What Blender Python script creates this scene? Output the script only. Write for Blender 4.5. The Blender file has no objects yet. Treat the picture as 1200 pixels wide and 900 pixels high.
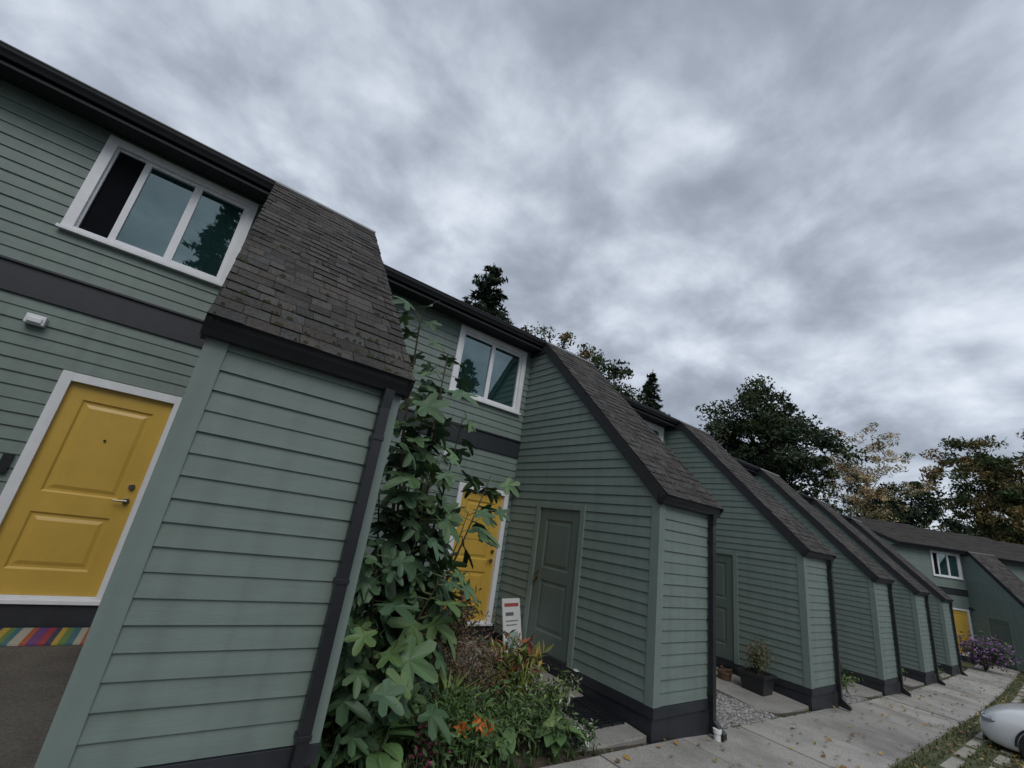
import bpy, math, random
import numpy as np
from mathutils import Vector, Matrix
random.seed(7); rng=np.random.default_rng(7)
scene=bpy.context.scene
# ------------------------------------------------------------------ materials
def newmat(name):
    m=bpy.data.materials.new(name); m.use_nodes=True
    nt=m.node_tree; b=nt.nodes['Principled BSDF']; return m,nt,b
def N(nt,t,**kw):
    n=nt.nodes.new(t)
    for k,v in kw.items(): setattr(n,k,v)
    return n
def mat(name,col,rough=.7,var=.15,scale=4,bump=0,bscale=60,attr=False,spec=.5,col2=None,metal=0,detail=4,stretch=None,streak=0,sscale=(9,9,.5)):
    m,nt,b=newmat(name)
    tc=N(nt,'ShaderNodeTexCoord'); mp=N(nt,'ShaderNodeMapping')
    nt.links.new(tc.outputs['Object'],mp.inputs[0])
    if stretch: mp.inputs['Scale'].default_value=stretch
    nz=N(nt,'ShaderNodeTexNoise'); nz.inputs['Scale'].default_value=scale; nz.inputs['Detail'].default_value=detail; nz.inputs['Roughness'].default_value=.65
    nt.links.new(mp.outputs[0],nz.inputs['Vector'])
    mr=N(nt,'ShaderNodeMapRange'); mr.inputs[1].default_value=.3; mr.inputs[2].default_value=.7
    nt.links.new(nz.outputs['Fac'],mr.inputs[0])
    mix=N(nt,'ShaderNodeMix',data_type='RGBA')
    nt.links.new(mr.outputs[0],mix.inputs['Factor'])
    if attr:
        at=N(nt,'ShaderNodeAttribute'); at.attribute_name='col'
        m1=N(nt,'ShaderNodeMix',data_type='RGBA',blend_type='MULTIPLY'); m1.inputs['Factor'].default_value=1
        mix.inputs['A'].default_value=(1-var,)*3+(1,); mix.inputs['B'].default_value=(1+var,)*3+(1,)
        nt.links.new(at.outputs['Color'],m1.inputs['A']); nt.links.new(mix.outputs['Result'],m1.inputs['B'])
        out=m1.outputs['Result']
    else:
        c2=col2 if col2 else tuple(c*(1+var) for c in col); c1=col if col2 else tuple(c*(1-var) for c in col)
        mix.inputs['A'].default_value=(*c1,1); mix.inputs['B'].default_value=(*c2,1)
        out=mix.outputs['Result']
    if streak:   # weathering: faint run-off streaks / stains
        mp2=N(nt,'ShaderNodeMapping'); mp2.inputs['Scale'].default_value=sscale; nt.links.new(tc.outputs['Object'],mp2.inputs[0])
        n3=N(nt,'ShaderNodeTexNoise'); n3.inputs['Scale'].default_value=1; n3.inputs['Detail'].default_value=4; nt.links.new(mp2.outputs[0],n3.inputs['Vector'])
        mr3=N(nt,'ShaderNodeMapRange'); mr3.inputs[1].default_value=.42; mr3.inputs[2].default_value=.75; mr3.inputs[3].default_value=1; mr3.inputs[4].default_value=1-streak
        nt.links.new(n3.outputs['Fac'],mr3.inputs[0])
        m3=N(nt,'ShaderNodeMix',data_type='RGBA',blend_type='MULTIPLY'); m3.inputs['Factor'].default_value=1
        nt.links.new(out,m3.inputs['A']); nt.links.new(mr3.outputs[0],m3.inputs['B']); out=m3.outputs['Result']
    nt.links.new(out,b.inputs['Base Color'])
    b.inputs['Roughness'].default_value=rough; b.inputs['Specular IOR Level'].default_value=spec; b.inputs['Metallic'].default_value=metal
    if bump:
        n2=N(nt,'ShaderNodeTexNoise'); n2.inputs['Scale'].default_value=bscale; n2.inputs['Detail'].default_value=3
        nt.links.new(mp.outputs[0],n2.inputs['Vector'])
        bp=N(nt,'ShaderNodeBump'); bp.inputs['Strength'].default_value=bump; bp.inputs['Distance'].default_value=.01
        nt.links.new(n2.outputs['Fac'],bp.inputs['Height']); nt.links.new(bp.outputs[0],b.inputs['Normal'])
    return m
def mat_leaf(name,spec,rough):
    m,nt,b=newmat(name); at=N(nt,'ShaderNodeAttribute'); at.attribute_name='col'
    nt.links.new(at.outputs['Color'],b.inputs['Base Color']); b.inputs['Roughness'].default_value=rough; b.inputs['Specular IOR Level'].default_value=spec
    return m
M_side=mat('sage_siding',(.152,.198,.176),.6,.08,1.3,.14,25,stretch=(1,1,7),streak=.13)
M_trim=mat('sage_trim',(.162,.210,.188),.55,.07,3,.06,40,streak=.12)
M_black=mat('black_metal',(.014,.015,.018),.35,.2,3,.03,30)
M_soff=mat('dark_soffit',(.016,.017,.020),.7,.15,4)
M_band=mat('charcoal_trim',(.021,.024,.030),.5,.15,3,.05,40,streak=.2)
M_white=mat('white_paint',(.70,.71,.73),.4,.05,5,streak=.08)
M_yel=mat('yellow_paint',(.52,.335,.06),.38,.07,2,.04,30,streak=.06)
M_sdoor=mat('sage_door',(.098,.130,.115),.42,.06,2,streak=.1)
M_brass=mat('dark_nickel',(.25,.23,.2),.3,.1,10,metal=1)
M_shing=mat('asphalt_shingle',(1,1,1),.95,.45,45,.8,220,attr=True,spec=.2,streak=.35,sscale=(2.5,2.5,2.5))
M_conc=mat('concrete',(1,1,1),.9,.34,55,.6,160,attr=True,spec=.25,detail=6,streak=.4,sscale=(1.6,1.6,1.6))
M_leaf=mat_leaf('leaves',.35,.5); M_tree=mat_leaf('tree_foliage',.15,.7)
M_bark=mat('bark',(.07,.055,.042),.95,.35,9,.6,30)
M_plast=mat('painted_item',(1,1,1),.45,.05,5,attr=True)
M_flash=mat('grey_flashing',(.3,.31,.32),.5,.1,4)
M_lamp=mat('headlight_lens',(.35,.37,.4),.08,.3,14,metal=.6)
def mat_glass():
    m,nt,b=newmat('window_glass')
    b.inputs['Base Color'].default_value=(.012,.034,.034,1); b.inputs['Roughness'].default_value=.015
    b.inputs['IOR'].default_value=2.7; b.inputs['Specular Tint'].default_value=(.8,1,1,1)
    tc=N(nt,'ShaderNodeTexCoord'); nz=N(nt,'ShaderNodeTexNoise'); nz.inputs['Scale'].default_value=1.5
    nt.links.new(tc.outputs['Object'],nz.inputs['Vector'])
    bp=N(nt,'ShaderNodeBump'); bp.inputs['Strength'].default_value=.08; bp.inputs['Distance'].default_value=.02
    nt.links.new(nz.outputs['Fac'],bp.inputs['Height']); nt.links.new(bp.outputs[0],b.inputs['Normal'])
    return m
M_glass=mat_glass()
M_dark=mat('dark_interior',(.005,.006,.008),.9,.2,4,spec=.1)
def mat_ground(name,c1,c2,c3,s1,s2,bump,bs,rough=.95,vor=False):
    m,nt,b=newmat(name)
    tc=N(nt,'ShaderNodeTexCoord')
    a=N(nt,'ShaderNodeTexNoise'); a.inputs['Scale'].default_value=s1; a.inputs['Detail'].default_value=8
    c=N(nt,'ShaderNodeTexVoronoi') if vor else N(nt,'ShaderNodeTexNoise')
    c.inputs['Scale'].default_value=s2
    for n in (a,c): nt.links.new(tc.outputs['Object'],n.inputs['Vector'])
    r=N(nt,'ShaderNodeValToRGB'); r.color_ramp.elements[0].position=.35; r.color_ramp.elements[0].color=(*c1,1)
    r.color_ramp.elements[1].position=.65; r.color_ramp.elements[1].color=(*c2,1)
    nt.links.new(a.outputs['Fac'],r.inputs[0])
    mx=N(nt,'ShaderNodeMix',data_type='RGBA'); nt.links.new(r.outputs[0],mx.inputs['A']); mx.inputs['B'].default_value=(*c3,1)
    mr=N(nt,'ShaderNodeMapRange'); mr.inputs[1].default_value=.45; mr.inputs[2].default_value=.75
    if vor:
        sp=N(nt,'ShaderNodeSeparateColor'); nt.links.new(c.outputs['Color'],sp.inputs[0]); nt.links.new(sp.outputs[0],mr.inputs[0]); mr.inputs[1].default_value=.2; mr.inputs[2].default_value=1
    else: nt.links.new(c.outputs['Fac'],mr.inputs[0])
    nt.links.new(mr.outputs[0],mx.inputs['Factor']); nt.links.new(mx.outputs['Result'],b.inputs['Base Color'])
    b.inputs['Roughness'].default_value=rough
    bp=N(nt,'ShaderNodeBump'); bp.inputs['Strength'].default_value=bump; bp.inputs['Distance'].default_value=.02
    if vor: nt.links.new(c.outputs['Distance'],bp.inputs['Height'])
    else: nt.links.new(c.outputs['Fac'],bp.inputs['Height'])
    nt.links.new(bp.outputs[0],b.inputs['Normal']); return m
M_grass=mat_ground('grass',(.04,.06,.02),(.08,.09,.035),(.12,.10,.05),.8,14,.8,14)
M_soil=mat_ground('soil',(.03,.022,.016),(.06,.045,.03),(.09,.07,.05),3,25,1,25)
M_asph=mat_ground('asphalt',(.04,.04,.042),(.06,.06,.062),(.09,.09,.09),1,180,.5,180)
M_grav=mat_ground('gravel',(.06,.058,.055),(.13,.125,.12),(.38,.36,.34),3,26,1,26,vor=True)
# ------------------------------------------------------------------ mesh builder
class MB:
    def __init__(s): s.v=[];s.f=[];s.m=[];s.c=[]
    def face(s,pts,m=0,c=(1,1,1)):
        i=len(s.v); s.v+=[tuple(p) for p in pts]; s.f.append(tuple(range(i,i+len(pts)))); s.m.append(m); s.c.append(c)
    def box(s,x0,x1,y0,y1,z0,z1,m=0,c=(1,1,1)):
        P=[(x0,y0,z0),(x1,y0,z0),(x1,y1,z0),(x0,y1,z0),(x0,y0,z1),(x1,y0,z1),(x1,y1,z1),(x0,y1,z1)]
        i=len(s.v); s.v+=P
        for q in [(0,3,2,1),(4,5,6,7),(0,1,5,4),(1,2,6,5),(2,3,7,6),(3,0,4,7)]:
            s.f.append(tuple(i+k for k in q)); s.m.append(m); s.c.append(c)
    def cyl(s,p,q,r0,r1,n=8,m=0,c=(1,1,1),caps=True):
        p=Vector(p);q=Vector(q);d=(q-p).normalized(); a=d.orthogonal().normalized(); b=d.cross(a); i=len(s.v)
        for P,r in ((p,r0),(q,r1)):
            for k in range(n):
                t=2*math.pi*k/n; s.v.append(tuple(P+a*(r*math.cos(t))+b*(r*math.sin(t))))
        for k in range(n):
            s.f.append((i+k,i+(k+1)%n,i+n+(k+1)%n,i+n+k)); s.m.append(m); s.c.append(c)
        if caps:
            s.f.append(tuple(i+k for k in range(n))[::-1]);s.m.append(m);s.c.append(c)
            s.f.append(tuple(i+n+k for k in range(n)));s.m.append(m);s.c.append(c)
    def tube(s,pts,rs,n=7,m=0,c=(1,1,1)):
        for k in range(len(pts)-1): s.cyl(pts[k],pts[k+1],rs[k],rs[k+1],n,m,c,caps=False)
    def extrude(s,prof,x0,x1,m=0,c=(1,1,1)):
        n=len(prof); i=len(s.v)
        s.v+=[(x0,y,z) for y,z in prof]+[(x1,y,z) for y,z in prof]
        for k in range(n):
            s.f.append((i+k,i+(k+1)%n,i+n+(k+1)%n,i+n+k)); s.m.append(m); s.c.append(c)
        s.f.append(tuple(i+k for k in range(n)));s.m.append(m);s.c.append(c)
        s.f.append(tuple(i+n+k for k in range(n))[::-1]);s.m.append(m);s.c.append(c)
    def arr(s,V,F,C,m=0):
        i=len(s.v); s.v+=V.tolist(); s.f+=(F+i).tolist(); s.m+=[m]*len(F); s.c+=C.tolist()
    def mesh(s,name,mats,smooth=False):
        me=bpy.data.meshes.new(name); me.from_pydata(s.v,[],s.f)
        for m in mats: me.materials.append(m)
        me.polygons.foreach_set('material_index',s.m)
        ca=me.color_attributes.new('col','FLOAT_COLOR','CORNER')
        cnt=np.array([len(f) for f in s.f]); C=np.ones((len(s.f),4)); C[:,:3]=np.array(s.c)[:,:3]
        ca.data.foreach_set('color',np.repeat(C,cnt,axis=0).ravel())
        if smooth: me.polygons.foreach_set('use_smooth',[True]*len(s.f))
        me.update(); return me
def link(name,data,parent=None,loc=None,bev=0):
    o=bpy.data.objects.new(name,data); scene.collection.objects.link(o)
    if parent: o.parent=parent
    if loc: o.location=loc
    if bev:
        b=o.modifiers.new('b','BEVEL'); b.width=bev; b.segments=2; b.limit_method='ANGLE'
    return o
# ------------------------------------------------------------------ ground profile
GX=[-60,-10,17,24,34,80]; GZ=[-1.227,-1.227,-2.639,-2.86,-2.93,-2.93]
def g(x): return float(np.interp(x,GX,GZ))
ST=.0556
# ------------------------------------------------------------------ townhouse unit
Mod,Stg=5.0235,.2793
D,W=3.152,6.267
X0,X1=-.096,1.141
XL=X1-Mod
ZB,ZT=-1.394,.858
EX=.128
def sidewall(mb,O,H,Nn,s0,s1,z0,z1,holes=(),slim=None,phase=0):
    O=Vector(O);H=Vector(H);Nn=Vector(Nn)
    z=z0
    rows=[]
    while z<z1-1e-4:
        rows.append((z,min(z+EX,z1))); z+=EX
    for (a,b) in rows:
        br=sorted(set([a,b]+[h for ho in holes for h in (ho[2],ho[3]) if a<h<b]))
        wob=random.uniform(-.002,.002)
        for lo,hi in zip(br[:-1],br[1:]):
            segs=[(s0,s1)]
            for ho in holes:
                if lo>=ho[2]-1e-6 and hi<=ho[3]+1e-6:
                    ns=[]
                    for (p,q) in segs:
                        if ho[0]>p: ns.append((p,min(q,ho[0])))
                        if ho[1]<q: ns.append((max(p,ho[1]),q))
                    segs=[t for t in ns if t[1]-t[0]>1e-3]
            oa=.017+wob-.014*(lo-a)/EX; ob=.017+wob-.014*(hi-a)/EX
            for (p,q) in segs:
                pl,ph=p,p
                if slim: pl=max(p,slim(lo)); ph=max(p,slim(hi))
                if pl>=q: continue
                P=lambda s,zz,o: O+H*s+Nn*o+Vector((0,0,zz))
                mb.face([P(pl,lo,oa),P(q,lo,oa),P(q,hi,ob),P(ph,hi,ob)])
                if lo==a: mb.face([P(pl,lo,0),P(q,lo,0),P(q,lo,oa),P(pl,lo,oa)])
DX1=-.284; DX0=DX1-.883; DZ=-1.253
WX0,WX1,WZ0,WZ1=-1.80,-.24,2.31,3.615
sl=(3.749-.948)/(5.787-3.026)
roofy=lambda z: 3.026+(z-.948+.10)/sl
def unit_meshes():
    R={}
    mb=MB()
    fr=.09
    holes=[(DX0-fr+.01,DX1+fr-.01,DZ-.3,DZ+2.03+fr-.01),(WX0+.03,WX1-.03,WZ0+.03,WZ1-.03)]
    sidewall(mb,(0,W,0),(1,0,0),(0,-1,0),XL,X0,-1.30,1.50,holes)
    sidewall(mb,(0,W,0),(1,0,0),(0,-1,0),XL,X0,1.82,3.67,holes)
    sidewall(mb,(0,D,0),(1,0,0),(0,-1,0),X0+.01,X1-.01,ZB,ZT)
    sh=[(4.40+.01,5.50-.01,-1.42,.74-.01)]
    sidewall(mb,(X0,0,0),(0,1,0),(-1,0,0),D,W,ZB,3.62,sh,slim=roofy)
    sidewall(mb,(X1,0,0),(0,1,0),(1,0,0),D,W+.4,ZB,3.62,(),slim=roofy)
    sidewall(mb,(X1-.001,0,0),(0,1,0),(1,0,0),W,15.2,-1.3,3.62)
    sidewall(mb,(XL+.001,0,0),(0,1,0),(-1,0,0),W,15.2,-1.3,3.62)
    mb.face([(XL,15.2,-2.3),(X1,15.2,-2.3),(X1,15.2,3.7),(XL,15.2,3.7)])
    for xs in (XL,X1): mb.face([(xs,5.95,3.62),(xs,15.2,3.62),(xs,10.6,5.3)])
    R['siding']=(mb.mesh('siding',[M_side]),0)
    t=MB(); cb=.10
    for x0,x1 in ((X0-.022,X0+cb),(X1-cb,X1+.022)):
        t.box(x0,x1,D-.024,D+.0,ZB-.005,ZT)
    t.box(X0-.022,X0-.0005,D,D+cb,ZB-.005,ZT+.1); t.box(X1+.0005,X1+.022,D,D+cb,ZB-.005,ZT+.1)
    for (y0,y1,z0,z1) in ((4.40,4.49,-1.40,.74),(5.41,5.50,-1.40,.74),(4.49,5.41,.65,.738)):
        t.box(X0-.035,X0+.03,y0,y1,z0,z1)
    R['trim_boards']=(t.mesh('trim_boards',[M_trim]),.003)
    d=MB()
    def leaf(mb,x0,x1,z0,z1,y,panels,m=0):
        px0,px1=panels[0][0],panels[0][1]
        mb.face([(x0,y,z0),(px0,y,z0),(px0,y,z1),(x0,y,z1)],m); mb.face([(px1,y,z0),(x1,y,z0),(x1,y,z1),(px1,y,z1)],m)
        zz=z0
        for (_,_,a,b) in panels:
            mb.face([(px0,y,zz),(px1,y,zz),(px1,y,a),(px0,y,a)],m); zz=b
            rs=[(0,0),(.018,.016),(.04,.016),(.075,.004)]
            rect=lambda i,dd:[(px0+i,y+dd,a+i),(px1-i,y+dd,a+i),(px1-i,y+dd,b-i),(px0+i,y+dd,b-i)]
            for (i0,d0),(i1,d1) in zip(rs[:-1],rs[1:]):
                A=rect(i0,d0);B=rect(i1,d1)
                for k in range(4): mb.face([A[k],A[(k+1)%4],B[(k+1)%4],B[k]],m)
            mb.face(rect(*rs[-1]),m)
        mb.face([(px0,y,zz),(px1,y,zz),(px1,y,z1),(px0,y,z1)],m)
    leaf(d,-5.41,-4.49,-1.37,.65,0,[(-5.25,-4.65,-1.12,-.42),(-5.25,-4.65,-.25,.48)])
    d.v=[(X0+y-.006,-x,z) for x,y,z in d.v]
    d.cyl((X0-.006,5.33,-.42),(X0-.06,5.33,-.42),.022,.03,10,1); d.cyl((X0-.006,5.33,-.32),(X0-.03,5.33,-.32),.028,.028,10,1)
    d.box(X0-.03,X0,4.49,5.41,-1.40,-1.37,2)
    R['storage_door']=(d.mesh('storage_door',[M_sdoor,M_brass,M_band]),0)
    d=MB(); y=W+.02
    leaf(d,DX0,DX1,DZ,DZ+2.03,y,[(DX0+.14,DX1-.14,DZ+.22,DZ+.74),(DX0+.14,DX1-.14,DZ+.93,DZ+1.87)])
    for (a,b,z0,z1) in ((DX0-fr,DX0,DZ-.03,DZ+2.03+fr),(DX1,DX1+fr,DZ-.03,DZ+2.03+fr),(DX0,DX1,DZ+2.03,DZ+2.03+fr-.002)):
        d.box(a,b,W-.035,W+.05,z0,z1,1)
    d.box(DX0-fr-.02,DX1+fr+.02,W-.06,W+.05,DZ-.065,DZ-.03,1)
    d.box(DX0,DX1,W-.02,W+.06,DZ-.03,DZ-.002,1)
    d.box(DX0-.2,DX1+.17,W-.03,W+.05,-1.56,DZ-.066,3)
    hx=DX1-.075
    d.cyl((hx,y,DZ+1.08),(hx,y-.03,DZ+1.08),.03,.028,12,2)
    d.cyl((hx,y,DZ+.93),(hx,y-.02,DZ+.93),.03,.03,12,2); d.cyl((hx,y-.02,DZ+.93),(hx,y-.055,DZ+.93),.011,.011,8,2)
    d.cyl((hx+.01,y-.055,DZ+.93),(hx-.11,y-.055,DZ+.925),.011,.009,8,2)
    d.cyl(((DX0+DX1)/2,y,DZ+1.5),((DX0+DX1)/2,y-.012,DZ+1.5),.012,.012,8,3)
    R['front_door']=(d.mesh('front_door',[M_yel,M_white,M_brass,M_band]),.002)
    for nm,divs,darkfirst in (('window_a',[.0,.215,.60,1.],True),('window_b',[0,.5,1.],False)):
        w=MB(); cs=.095
        w.box(WX0,WX0+cs,W-.04,W+.05,WZ0,WZ1); w.box(WX1-cs,WX1,W-.04,W+.05,WZ0,WZ1)
        w.box(WX0+cs,WX1-cs,W-.038,W+.05,WZ1-cs,WZ1); w.box(WX0+cs,WX1-cs,W-.038,W+.05,WZ0,WZ0+cs*.8)
        w.box(WX0-.02,WX1+.02,W-.07,W-.041,WZ0-.0,WZ0+.035)
        ix0,ix1,iz0,iz1=WX0+cs,WX1-cs,WZ0+cs*.8,WZ1-cs
        L=ix1-ix0
        for i,(a,b) in enumerate(zip(divs[:-1],divs[1:])):
            xa,xb=ix0+a*L,ix0+b*L
            first=(i==0 and darkfirst); yy=W+.03 if first else W+.01+.012*(i%2)
            f=.022 if first else .042
            w.box(xa,xa+f,yy-.02,yy+.03,iz0,iz1); w.box(xb-f,xb,yy-.02,yy+.03,iz0,iz1)
            w.box(xa+f,xb-f,yy-.018,yy+.03,iz0,iz0+f); w.box(xa+f,xb-f,yy-.018,yy+.03,iz1-f,iz1)
            w.face([(xa+f,yy+.01,iz0+f),(xb-f,yy+.01,iz0+f),(xb-f,yy+.01,iz1-f),(xa+f,yy+.01,iz1-f)],2 if first else 1)
        R[nm]=(w.mesh('window',[M_white,M_glass,M_dark]),.002)
    b=MB()
    b.box(XL,X0-.002,W-.03,W+.02,1.50,1.80); b.box(XL,X0-.002,W-.055,W+.02,1.80,1.825)
    b.box(XL,DX0-fr-.1,W-.004,W+.03,-2.3,-1.30); b.box(DX1+fr-.02,X0,W-.004,W+.03,-2.3,-1.30)
    b.box(X0+.004,X1-.004,D-.004,D+.03,-2.4,ZB); b.box(X0-.004,X0+.03,D-.002,W,-2.4,ZB-.002); b.box(X1-.03,X1+.004,D-.002,W+.4,-2.4,ZB-.002)
    b.box(X0-.02,X1+.02,D-.03,D-.004,-1.394-.11,ZB-.006)
    b.box(X0-.02,X0-.004,D-.004,W,-1.394-.11,ZB-.006)
    b.box(XL,XL+.02,W,15.2,-2.4,-1.3);b.box(X1-.02,X1,W+.4,15.2,-2.4,-1.3)
    R['skirt_and_band']=(b.mesh('skirt_and_band',[M_band]),.002)
    s=MB()
    s.box(XL+.06,X0-.05,5.90,W+.05,3.655,3.69); s.box(XL+.06,X0-.05,5.90,5.93,3.62,3.80)
    s.box(X0-.05,X1+.05,3.115,3.16,.83,.965)
    for xa,xb in ((X0-.052,X0-.024),(X1+.024,X1+.052)):
        s.extrude([(3.0,.915),(5.80,3.755),(5.80,3.755-.19),(3.115,.80)],xa,xb)
    s.box(X0-.05,X0,5.80,W,3.55,3.70)
    R['soffit_fascia']=(s.mesh('soffit_fascia',[M_soff]),0)
    q=MB()
    def gut(y,z,x0,x1,h=.12):
        pr=[(y+.115,z),(y+.115,z-h),(y+.05,z-h),(y+.035,z-h*.72),(y+.012,z-h*.45),(y+.004,z-.02),(y-.004,z-.018),(y-.004,z),(y+.012,z),(y+.016,z-.05),(y+.1,z-.05)]
        q.extrude(pr,x0,x1)
    gut(5.81,3.80,XL+.06,X0-.055); gut(3.02,.95,X0-.06,X1+.06,.125)
    dx=1.04
    q.box(dx-.036,dx+.036,3.055,3.115,-1.72,.70)
    q.extrude([(3.04,.83),(3.10,.83),(3.115,.69),(3.055,.69)],dx-.036,dx+.036)
    for zz in (.45,-.5,-1.35): q.box(dx-.042,dx+.042,3.048,3.135,zz,zz+.03)
    q.extrude([(3.055,-1.60),(3.115,-1.66),(3.115,-1.74),(2.93,-1.76),(2.93,-1.70)],dx-.038,dx+.038)
    R['gutter_downspout']=(q.mesh('gutter_downspout',[M_black]),.003)
    r=MB(); xa,xb=X0-.055,X1+.055
    u=Vector((0,1,sl)).normalized(); n=Vector((0,-u.z,u.y)); O=Vector((0,3.0,.925)); Ln=(5.80-3.0)/u.y
    P=lambda x,s_,o: tuple(O+Vector((x,0,0))+u*s_+n*o)
    r.face([P(xa,0,0),P(xb,0,0),P(xb,Ln,0),P(xa,Ln,0)],0,(.03,.03,.03))
    r.face([P(xa,0,-.05),P(xb,0,-.05),P(xb,Ln,-.05),P(xa,Ln,-.05)],0,(.03,.03,.03))
    ex=.138; s_=0
    rr=random.Random(3)
    while s_<Ln-.02:
        x=xa-rr.random()*.2
        while x<xb:
            wd=rr.choice([.08,.12,.16,.2,.24]); x0=max(x,xa+rr.uniform(-.003,.003)); x1=min(x+wd-.004,xb+rr.uniform(-.004,.006))
            if x1-x0>.01:
                th=rr.choice([.007,.015,.010]); k=rr.uniform(.7,1.28); w_=rr.uniform(-.05,.05)
                c=(.070*k*(1+w_),.065*k,.060*k*(1-w_)); s1=min(s_+ex+.01,Ln)
                j=rr.uniform(-.004,.004)
                A=[P(x0,s_+j,th),P(x1,s_+j,th),P(x1,s1,.004),P(x0,s1,.004)]
                r.face(A,0,c)
                B=[P(x0,s_+j,0),P(x1,s_+j,0)]
                dk=(.015,.015,.014)
                r.face([B[0],B[1],A[1],A[0]],0,dk); r.face([B[0],A[0],A[3]],0,dk); r.face([B[1],A[1],A[2]],0,dk)
            x+=wd
        s_+=ex
    # moss tufts along the lower courses
    for i in range(70):
        x=rr.uniform(xa+.02,xb-.02); s2=rr.choice([.0,.138,.276,.138*3,.138*7,.138*12])+rr.uniform(-.005,.02); w2=rr.uniform(.008,.028)
        p=[P(x-w2,s2,.012),P(x+w2,s2,.012),P(x+w2*.5,s2+w2*.7,.026),P(x-w2*.5,s2+w2*.7,.026)]; r.face(p,0,(.06,.065,.035))
    def slope(y0,z0,y1,z1):
        L=math.hypot(y1-y0,z1-z0); k=int(L/.14)
        for i in range(k):
            a,b_=i/k,(i+1)/k
            ya,za=y0+(y1-y0)*a,z0+(z1-z0)*a; yb,zb=y0+(y1-y0)*b_,z0+(z1-z0)*b_
            x=XL+.05
            while x<X1+.05:
                wd=rr.choice([.3,.5,.9]); x1_=min(x+wd,X1+.05); kk=rr.uniform(.75,1.25); c=(.08*kk,.074*kk,.068*kk)
                r.face([(x,ya,za+.014),(x1_,ya,za+.014),(x1_,yb,zb),(x,yb,zb)],0,c); x=x1_
            r.face([(XL+.05,ya,za),(X1+.05,ya,za),(X1+.05,ya,za+.014),(XL+.05,ya,za+.014)],0,(.02,.02,.02))
    slope(5.88,3.80,10.6,5.38); slope(15.5,3.72,10.6,5.38)
    R['roof_shingles']=(r.mesh('roof_shingles',[M_shing]),0)
    f=MB(); f.box(xa-.004,xb+.004,5.78,5.90,3.765,3.79)
    R['ridge_flashing']=(f.mesh('ridge_flashing',[M_flash]),0)
    f=MB()
    for x in (XL+.045,X1+.02):
        f.extrude([(5.88,3.79),(10.6,5.37),(15.5,3.71),(15.5,3.55),(10.6,5.2),(5.88,3.62)],x,x+.03)
    R['rake_board']=(f.mesh('rake_board',[M_soff]),0)
    l=MB(); lx,lz=-.155,.93
    l.box(lx-.03,lx+.03,W-.03,W-.01,lz-.06,lz+.06)
    l.tube([(lx,W-.03,lz+.02),(lx,W-.10,lz+.07),(lx,W-.16,lz+.04)],[.01,.01,.01],8)
    l.cyl((lx,W-.16,lz+.04),(lx,W-.16,lz-.02),.02,.085,14); l.cyl((lx,W-.16,lz-.02),(lx,W-.16,lz-.07),.03,.022,10,1)
    l.box(DX0-.2,DX0-.13,W-.05,W-.01,-.2,-.02)
    R['wall_lantern']=(l.mesh('wall_lantern',[M_black,M_black]),0)
    l=MB(); l.box(-1.68,-1.53,W-.09,W-.01,1.23,1.33); l.box(-1.66,-1.55,W-.11,W-.09,1.245,1.30)  # small white wall light fixture, above and left of the front door
    R['white_light_fixture']=(l.mesh('white_light_fixture',[M_white]),.008)
    return R
UM=unit_meshes()
def place_unit(par,loc,win):
    for k,(me,bv) in UM.items():
        if k.startswith('window_') and k!=win: continue
        nm='window' if k.startswith('window_') else k
        link(nm,me,par,loc,bv)
B1=bpy.data.objects.new('townhouse_building',None); scene.collection.objects.link(B1)
drop={-1:-.26,0:0,1:.2625,2:.525,3:.787,4:.98,5:1.12}
for k in range(-1,6):
    place_unit(B1,(k*Mod,k*Stg,-drop[k]),'window_a' if k in(0,-1) else 'window_b')
B2=bpy.data.objects.new('townhouse_building.001',None); scene.collection.objects.link(B2)
B2.location=(31.1,.1,-1.48); B2.rotation_euler=(0,0,math.radians(-36))
for k in range(0,4): place_unit(B2,(k*Mod,0,-k*.1),'window_a' if k==0 else 'window_b')
for k in range(-1,6):
    mb=MB(); ox,oy,oz=k*Mod,k*Stg,-drop[k]
    x0,x1=DX0-.35,X0-.03
    zl=-1.53; zf=g(ox-.8)+.025-oz
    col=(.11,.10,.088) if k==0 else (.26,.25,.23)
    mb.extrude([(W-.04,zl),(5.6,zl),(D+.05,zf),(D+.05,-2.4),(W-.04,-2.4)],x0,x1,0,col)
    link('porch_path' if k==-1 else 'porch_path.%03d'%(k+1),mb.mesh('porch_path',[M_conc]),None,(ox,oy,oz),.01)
mb=MB(); cols=[(.30,.04,.05),(.04,.05,.09),(.42,.29,.05),(.12,.20,.06),(.05,.14,.17),(.36,.34,.28),(.34,.09,.04),(.13,.05,.17)]
x=-1.32;i=0
while x<-.16:
    w_=random.choice([.05,.07,.04]); mb.box(x,x+w_-.0005,5.70,6.20,-1.527,-1.512,0,cols[i%8]); x+=w_; i+=1
link('striped_doormat',mb.mesh('striped_doormat',[M_plast]))
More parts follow.
